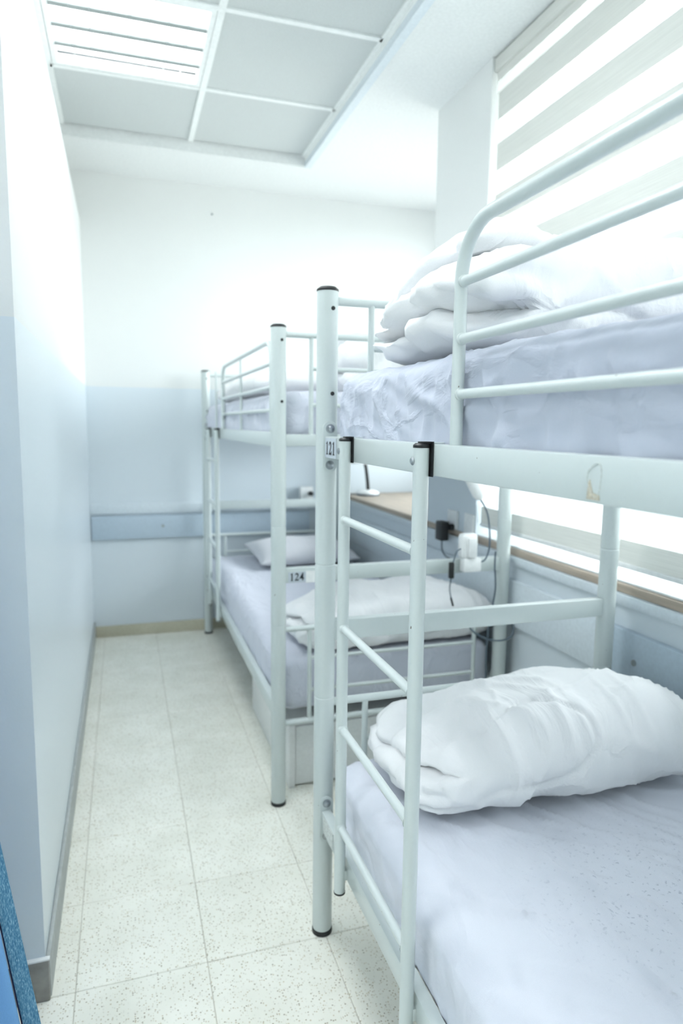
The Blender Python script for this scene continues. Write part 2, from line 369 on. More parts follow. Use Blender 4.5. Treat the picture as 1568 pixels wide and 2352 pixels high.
# mouldings, boards, skirtings
def board(name, x0, x1, y0, y1, z0, z1, mat, r=0.004): return struct(MB().rbox(x0, x1, y0, y1, z0, z1, r).build(name, mat))
board('trim_1', -0.2, WX, BY-0.014, BY+0.01, 0.752, 0.815, 'dado_light', 0.006)
bb = board('trim_2', -0.195, 1.14, BY-0.026, BY+0.01, 0.603, 0.742, 'dado')
MB().lathe((0.215, BY-0.026, 0.676), [(0.009, 0.0), (0.009, -0.003), (0.004, -0.005)], 12, 'y').build('screw', 'chrome', bb)
board('trim_3', WX-0.014, WX+0.01, -2.28, BY-0.02, 0.790, 0.823, 'dado_light', 0.006)
br = board('trim_4', WX-0.022, WX+0.01, -2.28, 1.63, 0.578, 0.725, 'dado')
MB().lathe((WX-0.022, 1.495, 0.644), [(0.009, 0.0), (0.009, -0.003), (0.004, -0.005)], 12, 'x').build('screw', 'chrome', br)
br2 = board('trim_5', WX-0.016, WX+0.01, 1.636, BY-0.03, 0.565, 0.735, 'dado_light')
struct(MB().rbox(-0.2, -0.19, 1.517, BY-0.01, 0.0, 0.098, 0.003).build('baseboard_left', 'base_grey'), 'grey skirting along the partition')
struct(MB().rbox(-0.9, -0.192, 1.506, 1.5165, 0.0, 0.1, 0.003).build('baseboard_partition', 'base_dark'), 'dark stone skirting on the partition end')
struct(MB().box(-0.9, -0.19, 1.506, 1.517, 0.1, 0.1035).build('trim_6', 'white'))
struct(MB().rbox(-0.19, WX, BY-0.012, BY, 0.0, 0.068, 0.003).build('baseboard_back', 'base_back'), 'beige terrazzo skirting under the end wall')
struct(MB().rbox(WX-0.012, WX, -2.29, BY-0.012, 0.0, 0.068, 0.003).build('baseboard_right', 'base_back'))

# ------------------------------------------------------------------ ceiling lights
def troffer(j, label, tube='tube', at=None):
    if at: x0, x1, y0, y1, zc = at
    else: y1 = ys[j]-0.014; y0 = ys[j+1]+0.014; x0 = xs[0]+0.024; x1 = xs[1]-0.014; zc = GZ
    t = tag(empty('ceiling_light', ((x0+x1)/2, (y0+y1)/2, zc)), label, 'light', 'louvred lights in the ceiling grid')
    cx, cy = (x0+x1)/2, (y0+y1)/2; hx, hy = (x1-x0)/2, (y1-y0)/2
    f = 0.02
    fr = MB().box(-hx, hx, -hy, -hy+f, -0.004, 0.03).box(-hx, hx, hy-f, hy, -0.004, 0.03).box(-hx, -hx+f, -hy+f, hy-f, -0.004, 0.03).box(hx-f, hx, -hy+f, hy-f, -0.004, 0.03)
    fr.build('frame', 'grid', t, smooth=False)
    MB().box(-hx, hx, -hy, hy, 0.050, 0.056).build('housing', 'grid', t, smooth=False)
    MB().box(-hx+f, hx-f, -hy+f, hy-f, 0.044, 0.0495).build('diffuser', tube, t, smooth=False)
    pit = (2*hy-2*f)/4
    for k in range(4):
        yc = -hy+f+pit*(k+0.5)
        MB().tube([(-hx+f+0.004, yc, 0.026), (hx-f-0.004, yc, 0.026)], 0.0125, 12).build('tube', tube, t)
        if k: MB().box(-hx+f, hx-f, yc-pit/2-0.014, yc-pit/2+0.014, 0.0, 0.04).build('louver_blade', 'louver', t, smooth=False)
    for k in range(1, 8):
        xc = -hx+f+(2*hx-2*f)*k/8
        for q in range(4):
            yc = -hy+f+pit*q
            MB().box(xc-0.0012, xc+0.0012, yc+0.006, yc+pit-0.006, 0.0, 0.010).build('cross_blade', 'grid', t, smooth=False)
troffer(1, 'louvred fluorescent light beside the plain tile at the end wall')
troffer(3, 'louvred fluorescent light in the middle of the ceiling grid', 'tube_bright')  # unseen light added to brighten the near floor and beds
troffer(6, 'louvred fluorescent light at the far end of the ceiling grid from the end wall', 'tube_bright')  # added behind the camera to lift the camera-facing sides

troffer(0, 'louvred light box on the plaster ceiling of the side bay', 'tube_panel', (-1.7, -1.1, 0.0, 1.2, CZ-0.056))  # added out of view as fill for the lower bunk and low wall
# ------------------------------------------------------------------ zebra blind
bt = tag(empty('zebra_blind', (1.392, 0.9, 0.857)), 'white zebra blind with sheer stripes hanging behind the bunk bed', 'blind')
def bl(name, mat, z0, z1, dx=0.0, y0=-0.8, y1=2.452): 
    return MB().box(-0.0006+dx, 0.0006+dx, y0-0.9, y1-0.9, z0-0.857, z1-0.857).build(name, mat, bt, smooth=False)
MB().rbox(-0.012, 0.05, -1.72, 1.556, 2.633-0.857, 2.682-0.857, 0.004).build('cassette', 'blind_opaque', bt)
z = 2.633; bl('opaque_stripe', 'blind_opaque', 2.60, 2.64, 0.0)
zt = 2.558
prev = 2.60
for k in range(8):
    a = zt-0.186*k; b = a-0.100
    bl('sheer_stripe', 'blind_sheer', a, prev); bl('opaque_stripe', 'blind_opaque', b, a, 0.002, -0.8, 2.438); prev = b
bl('sheer_stripe', 'blind_sheer', 0.975, prev); bl('opaque_stripe', 'blind_opaque', 0.905, 0.975, 0.002)
MB().rbox(-0.008, 0.008, -1.69, 1.545, 0.893-0.857, 0.908-0.857, 0.004).build('bottom_bar', 'plastic', bt)

# ------------------------------------------------------------------ digits
DIG = {
 '1': [[(0.30,0),(0.78,0),(0.78,0.06),(0.66,0.10),(0.66,1.0),(0.58,1.0),(0.26,0.84),(0.28,0.79),(0.44,0.83),(0.44,0.10),(0.30,0.06)]],
 '2': [[(0.10,0),(0.82,0),(0.92,0.30),(0.86,0.30),(0.76,0.17),(0.38,0.17),(0.70,0.48),(0.80,0.62),(0.82,0.76),(0.74,0.92),(0.58,1.0),(0.40,1.0),(0.22,0.90),(0.13,0.70),(0.19,0.68),(0.30,0.82),(0.44,0.86),(0.56,0.80),(0.61,0.68),(0.56,0.52),(0.10,0.06)]],
 '4': [[(0.54,0),(0.76,0),(0.76,0.24),(0.92,0.24),(0.92,0.38),(0.76,0.38),(0.76,1.0),(0.62,1.0),(0.06,0.36),(0.06,0.24),(0.54,0.24)],]}
def digits(text, x0, z0, h, wd, depth0, depth1, plane, flip, parent):
    for i, ch in enumerate(text):
        for poly in DIG[ch]:
            pts = []
            for a, b in poly:
                u = (i+a)*wd; u = x0 + (-u if flip else u); pts.append((u, z0+b*h))
            MB().prism(pts, depth0, depth1, plane).build('digit', 'ink', parent, smooth=False)

# ------------------------------------------------------------------ bunk beds
def bunk(cx0, cx1, y0, y1, label, lad, grd, inter, number, num_kind):
    cx, cy = (cx0+cx1)/2, (y0+y1)/2; hw, hl = (cx1-cx0)/2, (y1-y0)/2
    root = tag(empty('bunk_bed', (cx, cy, 0)), label, 'bunk bed', 'white steel bunk beds')
    R = 0.0248
    # posts
    for sx in (-1, 1):
        for sy in (-1, 1):
            px, py = sx*hw, sy*hl
            p = MB()
            p.lathe((px, py, 0), [(R-0.001, 0.012), (R, 0.016), (R, 0.634), (R-0.0012, 0.6355), (R-0.0012, 0.6375), (R, 0.639), (R, 0.966), (R-0.0012, 0.9675), (R-0.0012, 0.9695), (R, 0.971), (R, 1.602)], 24)
            po = p.build('post', 'metal', root)
            MB().lathe((px, py, 0), [(R-0.004, 1.600), (R+0.0008, 1.602), (R+0.0008, 1.6065), (R-0.006, 1.612)], 24).build('post_cap', 'black', po)
            MB().lathe((px, py, 0), [(R+0.001, 0.0), (R+0.001, 0.010), (R-0.002, 0.014)], 24).build('foot_cap', 'black', po)
            for zz in (1.562, 1.371):
                # plug in the side that faces along the bed, away from its end
                MB().lathe((px+0.006, py-R*0.97, zz), [(0.0048, 0.002), (0.0048, -0.002), (0.003, -0.0032)], 12, 'y').build('hole_plug', 'black', po)
    # side rails (upper and lower, both sides) with end brackets and bolts
    for sx in (-1, 1):
        for zt, zb in ((1.273, 1.225), (0.350, 0.300)):
            xo = sx*hw
            ln = MB().rbox(xo-0.012, xo+0.012, -hl+R+0.004, hl-R-0.004, zb, zt, 0.0025).box(xo-0.012 if sx > 0 else xo, xo if sx > 0 else xo+0.012, -hl+0.05, hl-0.05, zb, zb+0.004)
            rl = ln.build('side_rail', 'metal', root)
            for sy in (-1, 1):
                yb = sy*(hl-R-0.003)
                poly = [(xo+0.017*math.cos(a), zt+0.018+0.017*math.sin(a)) for a in [math.pi*k/8 for k in range(9)]] + [(xo+0.017*math.cos(a), zb-0.018+0.017*math.sin(a)) for a in [math.pi+math.pi*k/8 for k in range(9)]]
                MB().prism(poly, yb-0.0025, yb+0.0025, 'xz').build('bracket_plate', 'metal', rl)
                for zz in (zt+0.018, zb-0.018):
                    MB().lathe((xo, yb-sy*0.002, zz), [(0.0105, 0.0), (0.0105, -sy*0.002), (0.007, -sy*0.0025), (0.0065, -sy*0.006), (0.003, -sy*0.008)], 14, 'y').build('bolt', 'chrome', rl)
    # end frames
    for sy in (-1, 1):
        ye = sy*hl; q = hw-R+0.004
        for zt, zb, lo in ((0.618, 0.289, True), (1.582, 1.252, False)):
            e = MB().tube([(-q, ye, zt), (q, ye, zt)], 0.0098, 14)
            eo = e.build('end_frame', 'metal', root)
            iv = hw-0.108
            for sx in (-1, 1): MB().tube([(sx*iv, ye, zb), (sx*iv, ye, zt-0.004)], 0.0078, 12).build('upright', 'metal', eo)
            for zz in ((0.512, 0.398) if lo else (1.478, 1.362)):
                MB().tube([(-iv+0.004, ye, zz), (iv-0.004, ye, zz)], 0.0068, 12).build('crossbar', 'metal', eo)
            if lo: MB().tube([(-q, ye, zb), (q, ye, zb)], 0.0105, 12).build('crossbar', 'metal', eo)
            else: MB().rbox(-q, q, ye-0.011, ye+0.011, 1.230, 1.268, 0.0025).build('crossbar', 'metal', eo)
        MB().rbox(-q, q, ye-0.013, ye+0.013, 0.779, 0.829, 0.0025).build('end_bar', 'metal', root)
    # slats
    sl0 = None
    for zz in (0.298, 1.226):
        for k in range(11):
            yy = -hl+0.12+(2*hl-0.24)*k/10
            if sl0 is None: sl0 = MB().box(-hw+0.008, hw-0.008, -0.02, 0.02, 0, 0.006).build('slat', 'metal', root, smooth=False); sl0.location = (0, yy, zz)
            else: dupe(sl0, root, (0, yy, zz))
    # guard rail on the aisle side of the upper bunk; far end is the one by +y
    xg = -hw+0.0; ya = hl-grd; ye = -hl+0.10; zt = 1.573; rb = 0.075
    pts = [(xg, ya, 1.2725), (xg, ya, zt-rb)] + [(xg, ya-rb+rb*math.cos(a), zt-rb+rb*math.sin(a)) for a in [math.pi/2*k/8 for k in range(1, 9)]]
    pts += [(xg, ye+rb, zt)] + [(xg, ye+rb-rb*math.sin(a), zt-rb+rb*math.cos(a)) for a in [math.pi/2*k/8 for k in range(1, 9)]] + [(xg, ye, 1.2725)]
    g = MB().tube(pts, 0.0092, 16).build('guard_rail', 'metal', root)
    for zz in (1.345, 1.421, 1.499):
        MB().tube([(xg, ye+0.006, zz), (xg, ya-0.006, zz)], 0.0070, 14).build('guard_bar', 'metal', g)
        for yy in (ya-0.0095,): MB().lathe((xg, yy, zz), [(0.0088, 0.002), (0.0088, -0.0005), (0.0070, -0.002)], 12, 'y').build('weld', 'metal', g)
    for yy in inter:
        MB().tube([(xg, yy, 1.2725), (xg, yy, zt-0.005)], 0.0055, 10).build('guard_upright', 'metal', g)
    # ladder hooked over the upper rail
    xl = -hw-0.0262; r = 0.0122
    lo = empty('ladder'); lo.parent = root
    ypos = (hl-lad[0], hl-lad[1])
    for yy in ypos:
        t = MB().tube([(xl, yy, 0.272), (xl, yy, 1.268)], r, 18).build('ladder_rail', 'metal', lo)
        MB().lathe((xl, yy, 1.267), [(r+0.0006, 0.0), (r+0.0006, 0.004), (r-0.003, 0.007)], 18).build('rail_cap', 'black', t)
        MB().lathe((xl, yy, 0.268), [(r-0.003, 0.0), (r+0.0006, 0.002), (r+0.0006, 0.006)], 18).build('rail_cap', 'black', t)
        # hook over the rail: strap on top, black rubber lining between tube and rail
        MB().rbox(xl-0.002, -hw-0.0122, yy-r*0.8, yy+r*0.8, 1.2738, 1.2765, 0.0008).build('hook', 'black', lo)
        MB().rbox(-hw-0.0132, -hw+0.010, yy-r*0.5, yy+r*0.5, 1.2738, 1.2752, 0.0005).build('hook', 'metal', lo)
        MB().box(-hw-0.0140, -hw-0.0122, yy-r-0.0025, yy+r, 1.2235, 1.2765).build('hook_lining', 'black', lo, smooth=False)
        MB().lathe((xl, yy+r*0.9, 1.247), [(0.0075, 0.0), (0.0075, 0.002), (0.0045, 0.0045)], 12, 'y').build('bolt', 'chrome', lo)
        MB().lathe((xl-r*0.92, yy+0.004, 1.247), [(0.0068, 0.0), (0.0068, -0.0018), (0.0042, -0.004), (0.002, -0.004)], 14, 'x').build('bolt', 'chrome', lo)
        MB().rbox(xl+r*0.6, -hw-0.0115, yy-r*0.7, yy+r*0.7, 0.302, 0.325, 0.001).build('spacer', 'metal', lo)
    for zz in (1.106, 0.876, 0.654, 0.428):
        MB().tube([(xl, ypos[0], zz), (xl, ypos[1], zz)], 0.0082, 14).build('rung', 'metal', lo)
        for yy, sg in ((ypos[0], -1), (ypos[1], 1)):
            MB().lathe((xl, yy+sg*r*0.75, zz), [(0.0115, 0.0), (0.0105, sg*0.0028), (0.0082, sg*0.0045)], 12, 'y').build('weld', 'metal', lo)
    # number plate
    if num_kind == 'rail':
        xf = -hw-0.0122
        pl = MB().box(xf-0.0008, xf, hl-0.118, hl-0.034, 1.2255, 1.270).build('number_plate', 'sticker', root, smooth=False)
        pl['label'] = 'grey plate numbered 121'
        digits(number, hl-0.038, 1.2325, 0.030, 0.0245, xf-0.0014, xf-0.0006, 'yz', True, pl)
        xs_ = -hw-0.0122
        ws = MB().box(xs_-0.0008, xs_, hl-0.125, hl-0.045, 0.303, 0.345).build('worn_sticker', 'gluemark', root, smooth=False)
        # torn glue mark on the upper rail
        zz = 1.2495; pts = []
        for k in range(26):
            a = 2*math.pi*k/26; rr = 0.0165*(1+0.12*math.sin(3*a+1)); pts.append((xf-0.0003, hl-0.976+rr*0.62*math.cos(a), zz+rr*math.sin(a)))
        MB().tube(pts+[pts[0]], 0.00035, 5, cap=False).build('glue_outline', 'gluemark', root)
        bl_ = [(hl-0.965, 1.229), (hl-0.967, 1.246), (hl-0.969, 1.249), (hl-0.971, 1.243), (hl-0.974, 1.236), (hl-0.984, 1.234), (hl-0.985, 1.229)]
        MB().prism(bl_, xf-0.0005, xf, 'yz').build('glue_patch', 'dirt', root, smooth=False)
    else:
        yf = -hl-0.0132
        pl = MB().box(-hw+0.030, -hw+0.090, yf-0.0008, yf, 0.781, 0.815).build('number_plate', 'sticker', root, smooth=False)
        pl['label'] = 'grey plate numbered 124'
        digits(number, -hw+0.033, 0.786, 0.026, 0.0175, yf-0.0014, yf-0.0006, 'xz', False, pl)
        MB().box(-hw+0.090, -hw+0.135, yf-0.0008, yf, 0.777, 0.817).build('tape', 'tape', root, smooth=False)
    return root
bunk(0.455, 1.279, -0.465, 1.535, 'white steel bunk bed numbered 121 behind the nearer ladder', (0.222, 0.594), 0.655, [-0.35], '121', 'rail')
bunk(0.475, 1.317, 2.146, 4.150, 'white steel bunk bed numbered 124 against the end wall', (0.33, 0.68), 0.745, [0.515, -0.28], '124', 'end')

# ------------------------------------------------------------------ soft things
def ridged(p, f, sharp=6.0, seed=0.0):
    n = noise.noise(Vector((p[0]*f[0]+seed, p[1]*f[1]+seed*1.7, p[2]*f[2]-seed)))
    return max(0.0, 1-abs(n)*sharp)
def soft_box(name, size, mat, loc, res=0.014, rad=0.05, disp=None, warp=None, rotz=0.0):
    sx, sy, sz = size; hx, hy, hz = sx/2, sy/2, sz/2
    rad = min(rad, hx*0.98, hy*0.98, hz*0.98)
    bm = bmesh.new(); V = {}
    def vert(p):
        k = (round(p[0], 5), round(p[1], 5), round(p[2], 5))
        if k not in V: V[k] = bm.verts.new(k)
        return V[k]
    nx, ny, nz = (max(4, int(s/res)) for s in (sx, sy, sz))
    def face(n1, n2, f):
        for i in range(n1):
            for j in range(n2):
                bm.faces.new([vert(f(a, b)) for a, b in ((i/n1, j/n2), ((i+1)/n1, j/n2), ((i+1)/n1, (j+1)/n2), (i/n1, (j+1)/n2))])
    L = lambda a, h: -h+2*h*a
    for s in (-1, 1):
        face(nx, ny, lambda a, b: (L(a, hx), L(b, hy), s*hz))
        face(nx, nz, lambda a, b: (L(a, hx), s*hy, L(b, hz)))
        face(ny, nz, lambda a, b: (s*hx, L(a, hy), L(b, hz)))
    bmesh.ops.recalc_face_normals(bm, faces=bm.faces)
    for v in bm.verts:
        p = v.co; q = Vector((max(-hx+rad, min(hx-rad, p.x)), max(-hy+rad, min(hy-rad, p.y)), max(-hz+rad, min(hz-rad, p.z))))
        d = p-q
        if d.length > 1e-9: v.co = q+d.normalized()*rad
    if warp:
        for v in bm.verts: v.co = warp(v.co.copy())
    bm.normal_update()
    if disp:
        nd = [(v, v.normal.copy(), disp(v.co, v.normal)) for v in bm.verts]
        for v, n, a in nd: v.co += n*a
    for v in bm.verts: v.co.z += hz
    for f in bm.faces: f.smooth = True
    me = bpy.data.meshes.new(name); bm.to_mesh(me); bm.free(); me.materials.append(M[mat])
    o = bpy.data.objects.new(name, me); COL.objects.link(o); o.location = loc; o.rotation_euler.z = rotz
    return o
def crease(p, ang, fa, fb, sharp, seed, z=0.0):
    # thin ridges running along direction ang in the (p0, p1) plane
    c, s_ = math.cos(ang), math.sin(ang)
    a = p[0]*c+p[1]*s_; b = -p[0]*s_+p[1]*c
    n = noise.noise(Vector((a*fa+seed, b*fb+0.6*noise.noise(Vector((a*5, b*5, seed))), z+seed*1.3)))
    r = max(0.0, 1-abs(n)*sharp)
    m = 0.62+0.5*noise.noise(Vector((a*3.1+seed*2, b*3.1, seed)))
    return r*r*max(0.0, m)
def sheet_disp(amp, seed, side=1.0, top=1.0):
    def d(p, n):
        sd = 1-abs(n.z); q = (p.y+p.x*0.7, p.z)
        s = 0.0
        s += side*sd*0.010*amp*crease(q, 1.50, 3.0, 16.0, 3.5, seed)
        s += side*sd*0.008*amp*crease(q, 0.75, 3.0, 15.0, 4.0, seed+3)
        s += side*sd*0.008*amp*crease(q, 2.35, 2.5, 11.0, 4.0, seed+8)
        s += side*sd*0.005*amp*crease(q, 0.25, 3.0, 26.0, 3.5, seed+11)
        t = (p.x, p.y)
        s += top*(1-sd)*0.0060*amp*crease(t, 1.95, 1.3, 9.0, 6.0, seed+5)
        s += top*(1-sd)*0.0045*amp*crease(t, 2.5, 1.6, 13.0, 6.0, seed+15)
        s += top*(1-sd)*0.0035*amp*crease(t, 1.2, 1.6, 8.0, 6.0, seed+25)
        s += 0.004*amp*noise.noise(Vector((p.x*4+seed, p.y*4, p.z*4)))
        # long tuck fold along the shoulder of the mattress
        s += top*0.006*amp*math.exp(-((n.z-0.45)/0.18)**2)*(0.5+0.5*noise.noise(Vector((p.y*2.5+seed, 0, 0))))
        return s
    return d
def mattress(name, cx, cy, z0, L, W, T, mat, label, amp, seed, rad=0.045, res=0.013, side=1.0, top=1.0):
    o = soft_box(name, (W, L, T), mat, (cx, cy, z0), res=res, rad=rad, disp=sheet_disp(amp, seed, side, top))
    return tag(o, label, 'mattress', 'sheeted bunk mattresses')
# near bed: cx 0.867, y from -0.42 to 1.49
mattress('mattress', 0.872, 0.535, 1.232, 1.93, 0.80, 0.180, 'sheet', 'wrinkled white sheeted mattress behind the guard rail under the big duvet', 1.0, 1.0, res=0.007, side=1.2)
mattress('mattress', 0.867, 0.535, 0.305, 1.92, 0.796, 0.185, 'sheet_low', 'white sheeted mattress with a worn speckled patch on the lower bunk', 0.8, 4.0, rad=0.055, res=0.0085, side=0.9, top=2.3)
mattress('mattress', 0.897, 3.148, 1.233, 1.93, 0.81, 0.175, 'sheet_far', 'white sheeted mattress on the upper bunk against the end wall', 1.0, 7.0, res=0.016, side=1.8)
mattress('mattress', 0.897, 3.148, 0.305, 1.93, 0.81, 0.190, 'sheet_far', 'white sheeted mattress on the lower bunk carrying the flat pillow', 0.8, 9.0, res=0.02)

def bundle(name, loc, size, seed, label, rotz=0.0, res=0.012, amp=1.0, puff=0.25, endfold=1.0, tilt=0.0, back=0.0, layers=(0.36, 0.68), mat='duvet', cat='duvet', group='folded white duvets on the bunks'):
    sx, sy, sz = size
    def warp(p):
        u = p.x/(sx/2); v = p.y/(sy/2); zn = (p.z+sz/2)/sz
        k = (1+tilt*u)*(1-back*max(0.0, v+0.2))*(1-puff*(abs(u)**4)*0.5-puff*(abs(v)**3)*0.35)
        z = -sz/2+(p.z+sz/2)*max(0.3, k)
        bul = 1+0.05*math.sin(math.pi*min(1, max(0, zn)))
        z += (0.014*math.sin(u*3+seed)+0.008*math.sin(u*7+v*2+seed*2))*zn
        x = p.x*bul; y = p.y*bul*(1+0.05*math.sin(u*2.2+seed))
        # left end shows the stacked folds of the duvet
        e = max(0.0, -u-0.55)/0.45
        if e > 0:
            wv = 0.10*noise.noise(Vector((v*1.6+seed, 0.3, seed)))
            for i, l in enumerate(layers):
                g = math.exp(-((zn-l-wv-0.08*v*(1-2*i))/0.055)**2)
                x += endfold*0.070*e*g*(0.8+0.4*noise.noise(Vector((v*3, i, seed))))
            x -= endfold*0.022*e*noise.noise(Vector((v*3.0, zn*5.0, seed+4)))
            y += endfold*0.016*e*noise.noise(Vector((v*4.0, zn*6.0, seed+7)))
        return Vector((x, y, z))
    def d(p, n):
        u = p.x/(sx/2); s = 0.0; low = min(1.0, max(0.0, (p.z+sz/2)/0.03))
        q = (p.x, p.y-p.z)
        s += 0.010*amp*noise.noise(Vector((p.x*5+seed, p.y*5, p.z*5)))
        s += 0.013*amp*crease(q, 2.45, 1.6, 7.5, 2.6, seed+2)
        s += 0.010*amp*crease(q, 2.0, 2.2, 11.0, 3.2, seed+6)
        s -= 0.012*amp*crease(q, 2.75, 1.5, 8.0, 4.5, seed+16)
        s += 0.007*amp*crease(q, 0.5, 2.5, 13.0, 3.5, seed+9)
        s += 0.005*amp*crease(q, 1.4, 3.0, 20.0, 3.5, seed+19)
        return s*low
    o = soft_box(name, size, mat, loc, res=res, rad=min(sz*0.46, 0.085), disp=d, warp=warp, rotz=rotz)
    return tag(o, label, cat, group)
bundle('duvet', (0.895, 1.315, 0.499), (0.67, 0.36, 0.185), 2.0, 'folded white duvet on the lower bunk beside the looped power cord', rotz=-0.04, res=0.007, amp=1.2, tilt=0.24, back=0.10)
bundle('duvet', (0.86, 1.13, 1.4195), (0.72, 0.50, 0.205), 5.0, 'big folded white duvet behind the guard rail of the upper bunk', rotz=-0.03, res=0.008, amp=1.3, tilt=0.03, back=0.30, endfold=1.3)
bundle('duvet', (0.95, 2.375, 0.501), (0.74, 0.36, 0.165), 8.0, 'folded white duvet at the foot of the lower bunk behind plate 124', rotz=0.02, res=0.012, tilt=0.12, back=-0.1)
bundle('duvet', (1.00, 2.42, 1.414), (0.50, 0.36, 0.24), 11.0, 'crumpled white duvet heaped on the far upper bunk', res=0.014, amp=1.4)
bundle('duvet', (0.88, 3.38, 1.418), (0.70, 1.25, 0.12), 14.0, 'thin white duvet spread flat along the far upper bunk', res=0.02, amp=0.6, endfold=0.2)

def pillow(loc, L, W, T, rotz, label, seed, tilt=0.0):
    n = 34; bm = bmesh.new(); top = {}; bot = {}
    for i in range(n+1):
        for j in range(n+1):
            u = -1+2*i/n; v = -1+2*j/n
            e = (max(0, 1-abs(u)**2.6)**0.55)*(max(0, 1-abs(v)**2.6)**0.55)
            px = u*L/2*(1-0.07*(1-abs(u))*abs(v)**2-0.05*(1-v*v)*abs(u)**4); py = v*W/2*(1-0.08*(1-u*u)*abs(v)**4)
            w_ = 0.006*noise.noise(Vector((px*9+seed, py*9, 0)))*e
            top[i, j] = bm.verts.new((px, py, T*0.62*e+w_))
            bot[i, j] = top[i, j] if i in (0, n) or j in (0, n) else bm.verts.new((px, py, -T*0.38*e))
    for i in range(n):
        for j in range(n):
            bm.faces.new([top[i, j], top[i+1, j], top[i+1, j+1], top[i, j+1]])
            bm.faces.new([bot[i, j+1], bot[i+1, j+1], bot[i+1, j], bot[i, j]])
    for f in bm.faces: f.smooth = True
    bmesh.ops.recalc_face_normals(bm, faces=bm.faces)
    me = bpy.data.meshes.new('pillow'); bm.to_mesh(me); bm.free(); me.materials.append(M['pillow'])
    o = bpy.data.objects.new('pillow', me); COL.objects.link(o); o.location = loc; o.rotation_euler = (tilt, 0, rotz)
    return tag(o, label, 'pillow')
pillow((0.985, 3.83, 0.553), 0.60, 0.44, 0.12, 0.06, 'flat white pillow at the head of the lower bunk of bed 124', 1.0, tilt=0.10)

# ------------------------------------------------------------------ storage chest under bed 124
t = tag(empty('storage_chest', (0.85, 2.6, 0)), 'pale grey storage chest on the floor under bed 124', 'chest')
MB().rbox(-0.295, 0.31, -0.35, 0.35, 0.0, 0.232, 0.004).build('body', 'white', t)
MB().rbox(-0.318, -0.295, -0.372, 0.35, 0.0, 0.235, 0.003).build('side_panel', 'plastic', t)
MB().rbox(-0.293, 0.308, -0.365, -0.35, 0.008, 0.228, 0.003).build('front_panel', 'white', t)

# ------------------------------------------------------------------ desk lamp on the sill
t = tag(empty('desk_lamp', (1.50, 4.10, 0.85)), 'white desk lamp with black stem on the timber sill', 'lamp')
MB().lathe((0, 0, 0), [(0.074, 0.0), (0.076, 0.007), (0.074, 0.010)], 28).build('base_rim', 'greycord', t)
MB().lathe((0, 0, 0), [(0.071, 0.010), (0.069, 0.022), (0.050, 0.032), (0.014, 0.036)], 28).build('base', 'plastic', t)
MB().tube(spline([(0, 0, 0.03), (-0.006, 0, 0.10), (-0.02, 0, 0.19), (-0.035, 0, 0.225)]), 0.0115, 12).build('stem', 'black', t)
MB().lathe((-0.06, 0, 0.205), [(0.070, 0.0), (0.072, 0.006), (0.058, 0.03), (0.02, 0.048)], 24).build('lamp_head', 'plastic', t)
MB().tube(spline([(-0.05, 0.0, 0.006), (-0.09, 0.02, 0.005), (-0.12, 0.06, 0.004)]), 0.003, 8).build('cord', 'greycord', t)

# ------------------------------------------------------------------ sockets, plugs, cords
t = tag(empty('wall_socket', (1.125, BY-0.02, 0.86)), 'white socket box on the end wall moulding', 'socket')
MB().rbox(-0.055, 0.03, -0.035, 0.0, -0.038, 0.042, 0.004).build('box', 'plastic', t)
MB().lathe((0.012, -0.035, 0.0), [(0.016, 0.0), (0.016, -0.02), (0.010, -0.03)], 14, 'y').build('plug', 'black', t)
t = tag(empty('wall_socket', (WX, 2.655, 0.862)), 'white wall socket holding the black adapter on the window pier', 'socket')
MB().rbox(-0.010, 0.0, -0.045, 0.045, -0.008, 0.072, 0.003).build('plate', 'plastic', t)
t = tag(empty('wall_socket', (WX, 2.505, 0.862)), 'blank white socket plate at the corner of the window pier', 'socket')
MB().rbox(-0.010, 0.0, -0.038, 0.040, -0.03, 0.075, 0.003).build('plate', 'plastic', t)
t = tag(empty('plug_adapter', (1.335, 2.67, 0.80)), 'black plug adapter with short cord in the pier socket', 'adapter')
MB().rbox(-0.028, 0.012, -0.03, 0.03, 0.0, 0.085, 0.006).build('body', 'black', t)
MB().lathe((0.012, -0.03, 0.062), [(0.014, 0.0), (0.014, 0.012), (0.010, 0.03)], 12, 'x').build('prong_collar', 'black', t)
MB().tube(spline([(-0.008, 0.0, 0.002), (-0.008, -0.005, -0.04), (-0.012, -0.05, -0.062), (-0.02, -0.12, -0.06)]), 0.0035, 8).build('cord', 'greycord', t)
# white transformer hanging on the end bar of bed 124
t = pa = tag(empty('power_adapter', (1.150, 2.105, 0.80)), 'white power adapter block hung on the end bar of bed 124', 'adapter')
MB().rbox(-0.030, 0.034, -0.012, 0.026, 0.035, 0.125, 0.012, 3).build('body', 'plastic', t)
MB().rbox(-0.010, 0.026, -0.024, -0.010, 0.04, 0.112, 0.006, 2).build('plug', 'plastic', t)
MB().rbox(-0.022, 0.048, -0.016, 0.022, -0.012, 0.038, 0.006, 2).build('clip', 'plastic', t)
t = tag(empty('reading_lamp', (1.17, 2.10, 1.05)), 'white clip reading lamp hanging under the upper bunk of bed 124', 'lamp')
hd = MB().tube([(0.016, 0, -0.004), (0.012, 0, 0.010), (-0.006, 0, 0.045), (-0.030, 0, 0.085), (-0.050, 0, 0.115), (-0.058, 0, 0.13)], [0.012, 0.021, 0.0235, 0.022, 0.02, 0.012], 18)
hd.build('lamp_head', 'plastic', t)
MB().tube([(-0.055, 0, 0.125), (-0.06, 0.02, 0.16), (-0.06, 0.04, 0.182)], 0.006, 10).build('arm', 'plastic', t)
MB().tube(spline([(0.016, 0, 0.0), (0.045, 0, -0.045), (0.058, 0, -0.10), (0.062, 0, -0.175), (0.045, 0, -0.222), (0.015, 0, -0.225), (-0.004, -0.004, -0.208)]), 0.0032, 8).build('cord', 'greycord', t)
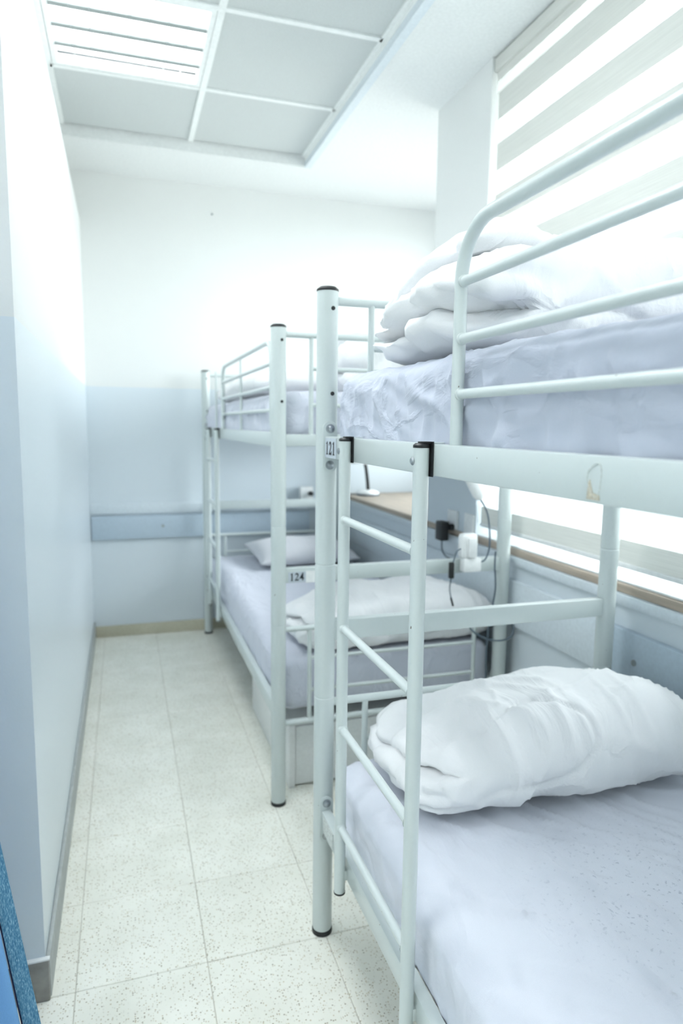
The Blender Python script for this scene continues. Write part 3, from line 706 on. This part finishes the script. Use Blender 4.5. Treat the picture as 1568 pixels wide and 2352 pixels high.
t = tag(empty('switch_cord', (1.085, 2.105, 0.80)), 'thin cord with black inline switch in front of bed 124', 'cord')
MB().tube(spline([(0.055, 0.0, 0.075), (0.022, -0.002, 0.065), (0.006, -0.004, 0.025)]), 0.0024, 8).build('upper_cord', 'greycord', t)
MB().rbox(-0.009, 0.009, -0.012, 0.004, -0.032, 0.026, 0.004, 2).build('switch', 'black', t)
MB().tube(spline([(0.0, -0.004, -0.03), (-0.003, -0.002, -0.07), (0.006, 0.0, -0.11)]), 0.0022, 8).build('lower_cord', 'greycord', t)
MB().tube([(0.004, 0.0, -0.103), (0.013, 0.0, -0.133)], 0.0038, 8).build('jack', 'black', t)
cb = MB().tube(spline([(1.262, 2.108, 0.855), (1.262, 2.108, 0.80), (1.266, 2.105, 0.72), (1.255, 2.105, 0.64), (1.245, 2.108, 0.56), (1.242, 2.110, 0.45), (1.248, 2.110, 0.33)]), 0.0032, 8).build('cord', 'greycord', pa); cb.location = (-1.150, -2.105, -0.80)
cb = MB().tube(spline([(1.155, 2.125, 0.605), (1.19, 2.11, 0.56), (1.245, 2.095, 0.533), (1.305, 2.092, 0.528), (1.345, 2.10, 0.55), (1.350, 2.13, 0.60)]), 0.0034, 8).build('cord', 'greycord', pa); cb.location = (-1.150, -2.105, -0.80)

# ------------------------------------------------------------------ blue curtain with denim border by the partition end
t = tag(empty('curtain', (-0.4, 1.25, 0.0)), 'blue curtain with a denim border hanging by the partition end', 'curtain')
def edge_x(z): return -0.229+(0.558-z)*0.1365+0.4
def cur(name, mat, off0, off1, dy, nseg, fold):
    nz = 40; b = MB(); th = 0.0025
    rows = []
    for s in (0, 1):
        for k in range(nz+1):
            z = 0.02+1.75*k/nz
            for i in range(nseg+1):
                a = off0+(off1-off0)*i/nseg
                sq = 1.0-0.35*z/1.8
                x = edge_x(z)+a*sq
                y = dy+(fold*math.sin(a*62)+0.4*fold*math.sin(a*23+z*2)) + (th if s else 0)
                b.v.append((x, y, z))
    W_ = nseg+1; S = (nz+1)*W_
    for k in range(nz):
        for i in range(nseg):
            a = k*W_+i; b.f.append((a, a+1, a+W_+1, a+W_)); b.f.append((S+a, S+a+W_, S+a+W_+1, S+a+1))
    for k in range(nz):
        for i in (0, nseg):
            a = k*W_+i; b.f.append((a, a+W_, S+a+W_, S+a))
    for i in range(nseg):
        for k in (0, nz):
            a = k*W_+i; b.f.append((a, a+1, S+a+1, S+a))
    return b.build(name, mat, t)
cur('border', 'denim', -0.030, 0.0, -0.004, 4, 0.0)
cur('piping', 'navy', -0.0335, -0.030, -0.0015, 2, 0.0)
cur('panel', 'blue', -0.62, -0.0325, 0.004, 110, 0.016)
